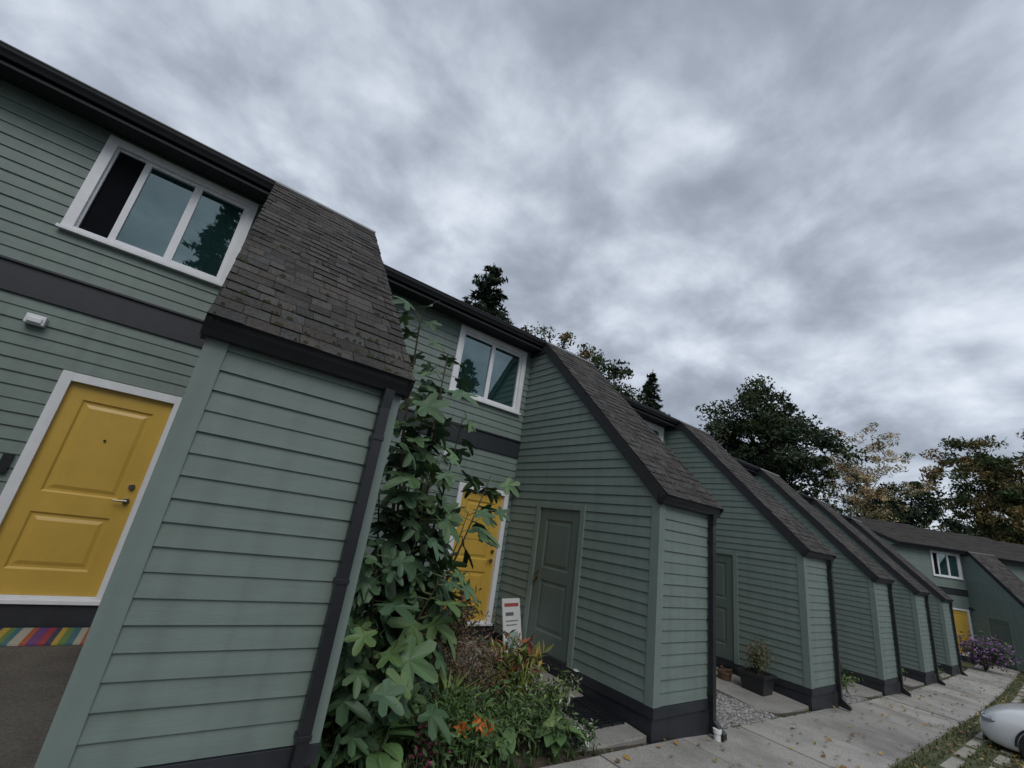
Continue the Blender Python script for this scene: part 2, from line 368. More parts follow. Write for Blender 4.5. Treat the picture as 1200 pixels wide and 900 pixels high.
# ------------------------------------------------------------------ ground sheets
def strip(name,xs,y0f,y1f,dz,matl,thick=0,col=(1,1,1)):
    mb=MB()
    for a,b in zip(xs[:-1],xs[1:]):
        P=lambda x,y:(x,y,g(x)+dz)
        mb.face([P(a,y0f(a)),P(b,y0f(b)),P(b,y1f(b)),P(a,y1f(a))],0,col)
        if thick:
            for yf in (y0f,y1f):
                mb.face([(a,yf(a),g(a)+dz-thick),(b,yf(b),g(b)+dz-thick),(b,yf(b),g(b)+dz),(a,yf(a),g(a)+dz)],0,col)
    return link(name,mb.mesh(name,[matl]))
xsN=[-60,-30,-10,0,5,10,17,24,34,60,80]
mb=MB()
XX=[-500,-60,-10,17,24,34,80,900];YY=[-600,-100,-14,30,100,700]
for a,b in zip(XX[:-1],XX[1:]):
    for c,d_ in zip(YY[:-1],YY[1:]):
        mb.face([(a,c,g(a)-.135),(b,c,g(b)-.135),(b,d_,g(b)-.135),(a,d_,g(a)-.135)])
link('ground',mb.mesh('ground',[M_grass]))
SWL=lambda x: 1.72+.06*max(min(x,36),-20)
SWU=lambda x: 3.12+ST*max(min(x,36),-20)
KB=lambda x: SWL(x)-.95
strip('parking_lot',xsN,lambda x:-13.,lambda x:KB(x)-.15,-.12,M_asph)
strip('lawn_strip',xsN,lambda x:KB(x),SWL,-.0,M_grass,.1)
strip('kerb',xsN,lambda x:KB(x)-.15,lambda x:KB(x)-.002,.012,M_conc,.14,(.33,.32,.3))
strip('garden_bed',[-6,0,5,10,17,24,30],lambda x:SWU(x)+.01,lambda x:9+ST*x,.0,M_soil)
mb=MB()
for i in range(-4,12):
    x=i*2.7+11.85
    mb.face([(x,-4,g(x)-.115),(x+.1,-4,g(x)-.115),(x+.1,KB(x)-.2,g(x)-.115),(x,KB(x)-.2,g(x)-.115)],0,(.6,.6,.58))
link('parking_lines',mb.mesh('parking_lines',[M_conc]))
mb=MB(); x=-20
while x<36:
    L=1.5; k=random.uniform(.84,1.1); c=(.36*k,.345*k,.315*k); a,b=x+.009,x+L-.009; dzr=random.uniform(-.006,.006)
    t=.025+dzr
    P=[(a,SWL(a),g(a)),(b,SWL(b),g(b)),(b,SWU(b),g(b)),(a,SWU(a),g(a))]
    top=[(p[0],p[1],p[2]+t) for p in P]; bot=[(p[0],p[1],p[2]-.1) for p in P]
    mb.face(top,0,c)
    for i in range(4): mb.face([bot[i],bot[(i+1)%4],top[(i+1)%4],top[i]],0,c)
    x+=L
link('sidewalk',mb.mesh('sidewalk',[M_conc]),bev=.006)
strip('sidewalk_base',[-20,0,17,24,36],SWL,SWU,.004,M_soil)
for k in range(1,5):
    strip('gravel_bed' if k==1 else 'gravel_bed.%03d'%(k-1),[k*Mod+X1+.03,k*Mod+X1+1.3,(k+1)*Mod+DX0-.36],lambda x:SWU(x)+.02,lambda x:W+Stg*k+.2,.012,M_grav if k<3 else M_soil)
mb=MB()
for i in range(2600):
    k=random.choice([1,1,1,2]); x=random.uniform(k*Mod+X1+.05,(k+1)*Mod+DX0-.38); y=random.uniform(SWU(x)+.03,SWU(x)+2.2); s=random.uniform(.008,.024); z=g(x)+.012
    kk=random.uniform(.08,.42); c=(kk,kk*.97,kk*.92); p=[(x+s*random.uniform(.7,1.2)*math.cos(t),y+s*random.uniform(.7,1.2)*math.sin(t),z) for t in (0,1.3,2.5,3.8,5.1)]
    tp=(x,y,z+s*.8)
    for j in range(5): mb.face([p[j],p[(j+1)%5],tp],0,c)
link('gravel_stones',mb.mesh('gravel_stones',[M_plast]))
mb=MB()
for i in range(30):
    x=2+i*1.25; y=SWL(x)-.34
    mb.box(x,x+.75,y-.08,y+.06,g(x+.4)-.05,g(x+.4)+.022,0,(.36,.34,.30))
    mb.box(x+.4,x+1.0,y-.42,y-.30,g(x+.4)-.05,g(x+.4)+.022,0,(.34,.32,.28))
link('stepping_pavers',mb.mesh('stepping_pavers',[M_conc]),bev=.008)
mb=MB(); gx,gy=4.28,3.75; zz=lambda y: (lambda t: (-1.53-.2625)*t+(g(Mod-.8)+.025)*(1-t))(min(1,max(0,(y-(D+.05+Stg))/(5.6-D-.05))))
for i in range(13):
    y=gy+i*.05; z=zz(y)+.004; mb.box(gx,gx+.58,y,y+.022,z,z+.022)
for xx in (gx,gx+.18,gx+.37,gx+.56):
    y0,y1=gy-.01,gy+.63; z0,z1=zz(y0)+.006,zz(y1)+.006
    mb.extrude([(y0,z0),(y1,z1),(y1,z1+.024),(y0,z0+.024)],xx,xx+.02)
link('boot_scraper_grate',mb.mesh('boot_scraper_grate',[M_black]))
# ------------------------------------------------------------------ foliage
def leaves(centers,size,cols,aspect=1.,up=None):
    n=len(centers)
    a=rng.normal(size=(n,3))
    if up is not None: a=a+np.array(up)
    a/=np.linalg.norm(a,axis=1)[:,None]
    r=rng.normal(size=(n,3)); b=np.cross(a,r); b/=np.linalg.norm(b,axis=1)[:,None]; c=np.cross(a,b)
    s=size*(.6+.8*rng.random(n))[:,None] if np.isscalar(size) else size[:,None]
    b=b*s; c=c*s*aspect
    V=np.stack([centers-b,centers-c*.55+a*s*.12,centers+b,centers+c*.55+a*s*.12],1).reshape(-1,3)
    F=np.arange(4*n).reshape(n,4); return V,F,cols
def branch_pts(p,d,L,n,jit,up=.0):
    pts=[Vector(p)]; d=Vector(d).normalized()
    for i in range(n):
        d=(d+Vector((random.uniform(-jit,jit),random.uniform(-jit,jit),random.uniform(-jit,jit)+up))).normalized()
        pts.append(pts[-1]+d*(L/n))
    return pts
def deciduous(name,base,H,rad,cols,nclus=150,per=130,leaf=.2,sparse=1.,trunk=.3,low=.25,seed=0,cr=(.09,.2)):
    random.seed(seed)
    mb=MB(); base=Vector(base)
    pts=branch_pts(base,(0,0,1),H*.72,6,.07); rs=[trunk*(1-.13*i) for i in range(7)]
    mb.tube(pts,rs,9,1)
    ends=[]
    for i in range(18):
        k=random.randint(1,5); p=pts[k].lerp(pts[k+1],random.random()); an=random.uniform(0,6.28); el=random.uniform(.2,1.1)
        L=rad*random.uniform(.6,.95)*(1-.1*k*.5)
        bp=branch_pts(p,(math.cos(an),math.sin(an),el),L,5,.25,.06); r0=rs[k]*.5
        mb.tube(bp,[r0*(1-.17*j) for j in range(6)],6,1); ends+=bp[2:]
        for j in range(3):
            q=bp[random.randint(2,4)]; b2=branch_pts(q,(random.uniform(-1,1),random.uniform(-1,1),random.uniform(0,1)),L*.4,4,.3,.05)
            mb.tube(b2,[r0*.4*(1-.22*t) for t in range(5)],5,1); ends+=b2[2:]
    C=[];K=[]
    zc=base.z+H*(low+1)/2; rz=H*(1-low)/2
    for i in range(nclus):
        if random.random()<.3: c=np.array(random.choice(ends)) 
        else:
            v=rng.normal(size=3); v/=np.linalg.norm(v); rr=rng.random()**.3*.92
            lump=1+.20*math.sin(3*v[0]+seed)+.16*math.sin(5*v[1]+4*v[2]+seed)
            c=np.array([base.x+v[0]*rad*rr*lump,base.y+v[1]*rad*rr*lump,zc+v[2]*rz*rr*(lump*.4+.58)])
        n=int(per*random.uniform(.5,1.3)*sparse); cs=rad*random.uniform(*cr)
        v=rng.normal(size=(n,3)); v/=np.linalg.norm(v,axis=1)[:,None]; v*=(rng.random((n,1))**.45)*np.array([1.5,1.5,.95])*cs
        C.append(c+v)
        col=np.array(cols[random.randrange(len(cols))])*random.uniform(.6,1.35)
        K.append(np.clip(col*(1+.25*rng.normal(size=(n,1))),.008,.6))
    C=np.concatenate(C);K=np.concatenate(K)
    mb.arr(*leaves(C,leaf,K,.8),0)
    return link(name,mb.mesh(name,[M_tree,M_bark]))
def conifer(name,base,H,rad,col,seed=0,dens=1.,leaf=.22):
    random.seed(seed); mb=MB(); base=Vector(base)
    mb.cyl(base,base+Vector((0,0,H)),H*.018,.02,8,1)
    C=[];K=[]
    z=.08*H
    while z<H*.99:
        t=z/H; R=rad*(1-t)**.75*random.uniform(.75,1.12)+.12
        for k in range(max(6,int(11*(1-t)*dens+5))):
            an=random.uniform(0,6.28); L=R*random.uniform(.6,1.12); n=int(max(5,L*10*dens))
            s=np.linspace(.08,1,n); dr=-.35*s**1.5*L+.15*L*s
            p=np.stack([base.x+math.cos(an)*L*s,base.y+math.sin(an)*L*s,base.z+z+dr],1)
            for q in range(4):
                C.append(p+rng.normal(size=p.shape)*np.array([.10,.10,.08])*(.5+L*.25)); 
                K.append(np.clip(np.array(col)*random.uniform(.6,1.4)*(1+.25*rng.normal(size=(n,1))),.005,.4))
        z+=H*.022*random.uniform(.7,1.3)
    C=np.concatenate(C);K=np.concatenate(K)
    mb.arr(*leaves(C,leaf,K,.5,up=(0,0,1.2)),0)
    return link(name,mb.mesh(name,[M_tree,M_bark]))
G1=[(.04,.062,.024),(.06,.085,.03),(.03,.048,.02),(.08,.09,.035)]
G2=[(.03,.046,.024),(.02,.034,.018),(.05,.065,.028),(.038,.054,.03)]
AU=[(.40,.30,.17),(.34,.27,.16),(.27,.23,.13),(.19,.19,.1)]
OL=[(.07,.085,.035),(.13,.11,.045),(.05,.075,.03),(.18,.13,.055)]
conifer('spruce_tree',(11.2,20,-2.3),17.3,5.6,(.028,.045,.028),1,1.2,.2)
deciduous('maple_tree',(18.0,22,-2.5),17.0,3.6,OL,170,120,.13,1,seed=2,low=.35)
deciduous('maple_tree.001',(23.6,22,-2.8),16.8,3.9,G1,190,140,.14,1,seed=3,low=.3)
conifer('spruce_tree.001',(27.2,20,-2.9),16.4,4.2,(.026,.042,.026),4)
deciduous('maple_tree.002',(40.2,17.9,-3),19.8,6.3,G2,330,190,.17,1,.45,.12,5,(.07,.17))
deciduous('birch_tree',(49.4,13.0,-3),17.8,3.9,AU,160,80,.11,1,.2,.35,6,(.07,.16))
deciduous('maple_tree.003',(52.5,11.6,-3),13.2,4.2,G2,190,150,.17,1,.3,.1,7)
deciduous('maple_tree.004',(73,6.4,-3),23.0,6.0,OL,320,150,.2,1,.4,.1,8,(.07,.16))
deciduous('maple_tree.005',(84,0,-3),19,6,OL,200,150,.25,1,.4,.1,9)
conifer('spruce_tree.002',(-2.5,-21,-1.6),21,4.2,(.03,.05,.025),11,.7,.3)
conifer('spruce_tree.003',(-12,-24,-1.4),20,4.0,(.03,.05,.025),12,.7,.3)
conifer('spruce_tree.004',(19,-22,-2.9),18,4.0,(.03,.05,.025),13,.7,.3)
mb=MB();C=[];K=[]
for i in range(260):
    an=math.radians(random.uniform(-60,110)); R=random.uniform(105,150)
    h=random.uniform(7,14); n=260
    c=np.array([R*math.cos(an),R*math.sin(an),-3+h*.5]); v=rng.normal(size=(n,3))*np.array([2.6,2.6,h*.22])
    C.append(c+v); K.append(np.clip(np.array(random.choice(G1+OL))*random.uniform(.7,1.3)*(1+.2*rng.normal(size=(n,1))),.01,.3))
mb.arr(*leaves(np.concatenate(C),.55,np.concatenate(K),.8),0)
link('distant_tree_line',mb.mesh('distant_tree_line',[M_tree]))
# ---- fig tree
def figleaf():
    pts=[(r*math.sin(math.radians(-a)),r*math.cos(math.radians(a))) for a,r in [(-165,.30),(-138,.58),(-118,.70),(-104,.62),(-88,.40),(-70,.84),(-56,.98),(-44,.86),(-30,.46),(-15,.86),(-7,1.08),(0,1.16)]]
    return pts+[(-x,y) for x,y in pts[-2::-1]]
FL=figleaf()
def put_leaf(mb,p,dirv,s,col,nrm=None):
    d=Vector(dirv).normalized(); up=Vector((0,0,1)) if nrm is None else Vector(nrm)
    side=d.cross(up)
    if side.length<.1: side=Vector((1,0,0))
    side.normalize(); n=side.cross(d).normalized()
    i=len(mb.v); P=Vector(p); ctr=P+d*(s*.25)
    mb.v.append(tuple(ctr-n*(.03*s)))
    fold=random.uniform(.05,.3); dr=random.uniform(.05,.4)
    for x,y in FL:
        r2=x*x+y*y; droop=-dr*r2+abs(x)*fold
        mb.v.append(tuple(P+d*(s*(y+.3)*.8)+side*(x*s*.85)+n*(s*droop)))
    k=len(FL)
    for j in range(k):
        mb.f.append((i,i+1+j,i+1+(j+1)%k)); mb.m.append(0); q=random.uniform(.82,1.18); mb.c.append(tuple(c*q for c in col))
random.seed(21)
mb=MB(); base=Vector((2.05,4.35,-1.9))
# (tip, radius, leaf density)
tops=[((1.55,4.15,2.05),.03,2),((1.5,4.0,1.3),.022,2),((1.98,4.2,1.75),.026,3),((2.4,4.35,1.1),.022,2),((2.95,4.4,.55),.02,2),((1.9,3.8,.5),.02,3),((1.5,3.75,-.35),.018,3),((2.2,4.5,.65),.02,2),((1.5,4.3,.6),.018,2),((2.2,3.8,-.5),.018,3),((1.75,4.0,.95),.02,2),((2.05,4.0,.1),.02,3),((2.6,4.2,.1),.016,1),((1.55,3.6,-.9),.016,3)]
figcols=[(.070,.125,.052),(.052,.098,.045),(.09,.15,.055),(.06,.11,.058),(.038,.074,.036)]
for (tp,r,dn) in tops:
    tp=Vector(tp); mid=base.lerp(tp,.45)+Vector((random.uniform(-.12,.12),random.uniform(-.1,.1),.1)); n=12; pts=[]
    for i in range(n+1):
        t=i/n; pts.append(base*(1-t)**2+mid*(2*t*(1-t))+tp*t*t)
    mb.tube(pts,[r*(1-.75*i/n) for i in range(n+1)],7,1)
    for i in range(3,n+1):
        cnt=dn if i<n else 6
        for k in range(cnt):
            if i<5 and random.random()<.4: continue
            p=pts[i].lerp(pts[i-1],random.random()*.9); an=random.uniform(0,6.28); el=random.uniform(-.1,.7)
            dv=Vector((math.cos(an),math.sin(an),el)).normalized(); pl=random.uniform(.08,.24)
            e=p+dv*pl; mb.cyl(p,e,.005,.003,4,2,caps=False)
            t=i/n; s=random.uniform(.16,.31)*(1.0 if t<.92 else .7)
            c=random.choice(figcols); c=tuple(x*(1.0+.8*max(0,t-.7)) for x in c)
            dd=Vector((dv.x,dv.y,random.uniform(-.9,.05)))
            put_leaf(mb,e,dd,s,c,Vector((random.uniform(-.7,.7),random.uniform(-1.1,.3),.9)))
for k in range(40):
    p=Vector((random.uniform(1.3,2.2),random.uniform(3.35,4.1),random.uniform(-1.75,-1.0))); q=Vector((1.9,4.1,-1.9))
    mb.cyl(q,p,.008,.004,5,1,caps=False)
    put_leaf(mb,p,(random.uniform(-1,1),random.uniform(-1,.2),random.uniform(-.6,.2)),random.uniform(.15,.25),random.choice(figcols),Vector((random.uniform(-.5,.5),-.7,1)))
M_stem=mat('green_stem',(.12,.15,.06),.6)
link('fig_tree',mb.mesh('fig_tree',[M_leaf,M_bark,M_stem]))
# ---- generic plants
def bush(name,c,rad,h,n,leaf,cols,asp=.5,stems=14,up=(0,0,.6),sd=0):
    random.seed(sd); mb=MB(); c=Vector(c)
    ends=[]
    for i in range(stems):
        an=random.uniform(0,6.28); rr=rad*random.uniform(.3,1); e=c+Vector((math.cos(an)*rr,math.sin(an)*rr,h*random.uniform(.5,1.)))
        m_=c.lerp(e,.5)+Vector((0,0,h*.12)); mb.tube([c,m_,e],[.007,.005,.002],5,1); ends+= [m_,e,c.lerp(e,.75)]
    E=np.array([tuple(e) for e in ends]); C=E[rng.integers(0,len(E),n)]+rng.normal(size=(n,3))*np.array([rad*.2,rad*.2,h*.13])
    C[:,2]=np.maximum(C[:,2],c.z+.01)
    K=np.array(cols)[rng.integers(0,len(cols),n)]*(1+.25*rng.normal(size=(n,1))); K=np.clip(K,.01,.8)
    mb.arr(*leaves(C,leaf,K,asp,up),0)
    return link(name,mb.mesh(name,[M_leaf,M_bark]))
def tuft(name,spots):
    mb=MB()
    for (c,n,L,w,cols,spread) in spots:
        c=Vector(c)
        for i in range(n):
            an=random.uniform(0,6.28); ln=L*random.uniform(.5,1.1); sp=spread*random.uniform(.2,1.)
            d=Vector((math.cos(an),math.sin(an),0)); sd=Vector((-d.y,d.x,0))*w*random.uniform(.6,1.2)
            b=c+d*random.uniform(0,w*2); col=random.choice(cols); k=random.uniform(.7,1.25); col=tuple(x*k for x in col)
            m1=b+d*(ln*sp*.35)+Vector((0,0,ln*.55)); m2=b+d*(ln*sp*.9)+Vector((0,0,ln*(.95-.5*sp)))
            mb.face([b-sd,b+sd,m1+sd*.8,m1-sd*.8],0,col); mb.face([m1-sd*.8,m1+sd*.8,m2+sd*.05,m2-sd*.05],0,col)
    return link(name,mb.mesh(name,[M_leaf]))
gb=lambda x:g(x)+.0
bush('dry_shrub',(3.0,4.4,gb(3.1)),.55,.8,2600,.024,[(.16,.10,.06),(.12,.085,.05),(.2,.14,.08),(.08,.08,.04)],.5,30,sd=1)
bush('dry_shrub.001',(2.9,5.1,gb(3)),.5,.95,1700,.04,[(.13,.07,.045),(.08,.10,.04),(.16,.10,.06)],.5,22,sd=2)
bush('hydrangea_shrub',(3.2,5.6,gb(3.2)),.5,.95,1200,.06,[(.07,.12,.04),(.10,.14,.05),(.16,.08,.06)],.7,20,sd=3)
bush('flowering_shrub',(3.85,4.1,gb(3.9)),.38,.48,1300,.034,[(.08,.13,.04),(.14,.18,.06),(.40,.40,.32),(.06,.10,.03)],.6,22,sd=4)
bush('flowering_shrub.001',(3.7,4.75,gb(3.9)),.35,.6,1000,.045,[(.09,.13,.04),(.20,.06,.05),(.36,.31,.24),(.06,.10,.03)],.6,20,sd=5)
bush('croton_shrub',(3.75,4.45,gb(3.9)),.3,.65,300,.085,[(.16,.20,.04),(.24,.07,.04),(.30,.25,.06),(.07,.12,.03)],.4,14,sd=15)
bush('leafy_perennial',(2.5,3.7,gb(2.5)),.5,.42,1800,.036,[(.06,.12,.035),(.08,.14,.04),(.04,.08,.025)],.6,26,sd=6)
bush('leafy_perennial.001',(3.25,3.85,gb(3)),.5,.36,1700,.034,[(.06,.11,.035),(.10,.14,.045),(.045,.08,.025)],.6,26,sd=7)
bush('leafy_perennial.002',(1.75,3.8,gb(1.7)),.4,.45,900,.05,[(.05,.10,.035),(.07,.12,.04)],.7,20,sd=8)
bush('broad_leaf_plant',(3.6,3.75,gb(3.6)),.3,.3,150,.09,[(.09,.15,.055),(.12,.18,.06),(.06,.10,.035)],.6,14,sd=18)
bush('magenta_flower_plant',(2.15,3.52,gb(2.2)),.25,.32,420,.028,[(.07,.12,.04),(.05,.10,.03),(.32,.06,.14)],.7,14,sd=28)
bush('white_flower_plant',(3.95,3.55,gb(4)),.22,.24,420,.024,[(.07,.12,.04),(.05,.10,.03),(.5,.5,.46)],.8,14,sd=29)
random.seed(77); mb=MB()
for (cx,cy,nn,ll) in ((1.75,3.55,20,.30),(2.95,3.62,16,.26),(3.55,3.5,14,.22)):
    for j in range(nn):
        an=random.uniform(0,6.28); sp_=random.uniform(.3,1); ln=ll*random.uniform(.7,1.1); c0=Vector((cx,cy,gb(cx)+.02))
        d=Vector((math.cos(an),math.sin(an),0)); s=Vector((-d.y,d.x,0)); col=random.choice([(.09,.16,.055),(.11,.18,.07),(.07,.13,.045)])
        st=c0+d*(ln*.5*sp_)+Vector((0,0,ln*(1-.4*sp_))); mb.cyl(c0,st,.006,.004,5,1,caps=False)
        prev=None
        for q in range(7):
            t=q/6; p=st+d*(ln*t*.9)+Vector((0,0,-ln*.55*t*t*sp_+.04*t)); wd=ln*.30*math.sin(math.pi*min(.98,t*.92+.06))**.8
            cur=(p-s*wd+Vector((0,0,.25*wd)),p,p+s*wd+Vector((0,0,.25*wd)))
            if prev:
                mb.face([prev[0],prev[1],cur[1],cur[0]],0,col); mb.face([prev[1],prev[2],cur[2],cur[1]],0,tuple(x*1.1 for x in col))
            prev=cur
link('hosta_plant',mb.mesh('hosta_plant',[M_leaf,M_stem]))
random.seed(33); mb=MB(); b0=Vector((2.5,3.38,gb(2.5)))
for (ox,oy,h) in ((0,0,.34),(.09,.04,.28),(-.10,.05,.30),(.22,.1,.25)):
    tp=b0+Vector((ox,oy,h)); mb.tube([b0+Vector((ox*.3,oy*.3,0)),tp],[.005,.004],6,1)
    for j in range(7):
        an=random.uniform(0,6.28); p=b0.lerp(tp,random.uniform(.2,.8)); d=Vector((math.cos(an),math.sin(an),.3)); sd=Vector((-d.y,d.x,0))*.008
        mb.face([p-sd*.3,p+d*.06-sd,p+d*.12,p+d*.06+sd],0,(.08,.15,.04))
    ax=Vector((random.uniform(-.4,.2),-.8,.6)).normalized(); a=ax.orthogonal().normalized(); b_=ax.cross(a)
    for j in range(6):
        t=j*math.pi/3; d=(a*math.cos(t)+b_*math.sin(t)); s2=ax.cross(d)*.017
        p1=tp+d*.03+ax*.03; p2=tp+d*.075+ax*.03
        c=(.55,.17,.03) if j%2 else (.48,.12,.025)
        mb.face([tp,p1-s2,p2,p1+s2],0,c)
link('orange_lily',mb.mesh('orange_lily',[M_leaf,M_stem]))
random.seed(5)
tuft('strap_leaf_plant',[((2.6,4.0,gb(2.6)),60,.66,.015,[(.26,.32,.09),(.18,.26,.07)],.7),((3.7,4.25,gb(3.7)),50,.7,.015,[(.30,.34,.09),(.2,.28,.06)],.7),((3.0,3.9,gb(3)),30,.45,.012,[(.14,.24,.06)],.8)])
sp=[]
for i in range(600):
    x=random.uniform(1.25,4.0); y=SWU(x)+random.uniform(.02,1.5)
    sp.append(((x,y,gb(x)),8,random.uniform(.08,.2),.005,[(.07,.12,.04),(.09,.14,.045),(.045,.08,.027)],.9))
tuft('bed_grass',sp)
sp=[]
for i in range(4200):
    x=random.uniform(5,34); y=random.uniform(KB(x)+.02,SWL(x)+.03)
    if abs(y-(SWL(x)-.35))<.07: continue
    sp.append(((x,y,g(x)),5,random.uniform(.04,.11),.005,[(.09,.12,.04),(.12,.13,.055),(.18,.155,.08),(.06,.09,.03)],.9))
for i in range(260):
    x=random.uniform(4,30); y=SWU(x)+random.uniform(-.03,.03); sp.append(((x,y,g(x)),5,random.uniform(.03,.1),.005,[(.10,.14,.04),(.07,.12,.03)],.9))
tuft('lawn_grass_blades',sp)
n=1300; xs=rng.uniform(4,34,n); lo=np.array([KB(x) for x in xs]); up_=np.array([SWU(x) for x in xs]); t=rng.random(n)**2.3
ys=lo+(up_-lo)*t; zs=np.array([g(x) for x in xs])+.045
K=np.array([(.30,.18,.05),(.22,.12,.04),(.36,.26,.07),(.15,.09,.04)])[rng.integers(0,4,n)]
mb=MB(); mb.arr(*leaves(np.stack([xs,ys,zs],1),.038,K,1.,up=(0,0,4)),0); link('fallen_leaves',mb.mesh('fallen_leaves',[M_leaf]))
for i,k in enumerate((2,3,4)):
    x=k*Mod+X1+.9; bush('bay_shrub' if i==0 else 'bay_shrub.%03d'%i,(x+.6,SWU(x)+.6,g(x)),.5,.45,1200,.045,[(.09,.15,.045),(.12,.17,.05),(.06,.11,.03)],.6,18,sd=20+k)
random.seed(9)
tuft('ornamental_grass',[((22.6,4.9,g(22)),120,1.1,.014,[(.10,.2,.04),(.14,.24,.05)],.5),((12.0,4.3,g(12)),60,.6,.012,[(.16,.2,.06)],.7)])
bush('purple_aster_bush',(29.9,4.35,g(29)),.95,1.2,2600,.065,[(.22,.10,.27),(.28,.15,.33),(.06,.10,.03),(.09,.13,.05),(.07,.10,.04),(.18,.08,.22)],.8,40,sd=30)
def pot(name,c,w,h,col,square=True,w2=None):
    mb=MB(); x,y,z=c; w2=w2 or w*.72
    n=4 if square else 18; off=math.pi/4 if square else 0; s=math.sqrt(2) if square else 1
    ring=lambda r,zz:[(x+r*s*math.cos(off+2*math.pi*k/n),y+r*s*math.sin(off+2*math.pi*k/n),zz) for k in range(n)]
    L=[ring(w2/2,z),ring(w/2*.97,z+h*.86),ring(w/2*1.06,z+h*.86),ring(w/2*1.06,z+h),ring(w/2*.94,z+h),ring(w/2*.9,z+h*.88)]
    for A,B in zip(L[:-1],L[1:]):
        for k in range(n): mb.face([A[k],A[(k+1)%n],B[(k+1)%n],B[k]],0,col)
    mb.face(L[-1],0,(.03,.022,.016)); mb.face(L[0][::-1],0,col)
    return link(name,mb.mesh(name,[M_plast]),bev=.004)
pz=g(9.5)+.014
pot('black_planter',(9.5,4.42,pz),.46,.38,(.02,.021,.024))
bush('potted_shrub',(9.5,4.42,pz+.3),.26,.58,1300,.03,[(.08,.115,.055),(.115,.14,.07),(.17,.11,.07)],.45,18,sd=41)
pot('terracotta_pot',(9.35,4.95,pz),.26,.24,(.10,.055,.035),False)
pot('terracotta_pot.001',(9.9,5.2,pz),.22,.2,(.12,.08,.05),False)
mb=MB(); 
def sp3(u_,v_,o=0): return (4.44+.42*u_, 5.55+.24*v_+.10*u_-o, -1.78+.74*v_)
def quad(u0,u1,v0,v1,o,c): mb.face([sp3(u0,v0,o),sp3(u1,v0,o),sp3(u1,v1,o),sp3(u0,v1,o)],0,c)
quad(0,1,0,1,0,(.62,.63,.62)); quad(0,1,0,1,-.02,(.5,.5,.5))
for (a,b) in (((0,0),(1,0)),((1,0),(1,1)),((1,1),(0,1)),((0,1),(0,0))):
    mb.face([sp3(*a,0),sp3(*b,0),sp3(*b,-.02),sp3(*a,-.02)],0,(.6,.6,.6))
quad(.1,.9,.86,.92,.004,(.35,.08,.07)); quad(.15,.6,.70,.76,.004,(.12,.13,.14)); quad(.15,.85,.60,.62,.004,(.2,.2,.21)); quad(.15,.75,.53,.55,.004,(.2,.2,.21)); quad(.2,.8,.14,.42,.004,(.3,.36,.33))
link('leaning_sign',mb.mesh('leaning_sign',[M_plast]))
mb=MB(); mb.cyl((6.02,3.28,g(6)+.0),(6.02,3.28,g(6)+.13),.04,.04,16,0,(.7,.7,.68)); mb.cyl((6.02,3.28,g(6)+.1),(6.02,3.28,g(6)+.14),.05,.05,16,0,(.7,.7,.68))
link('drain_cleanout_pipe',mb.mesh('drain_cleanout_pipe',[M_plast]))
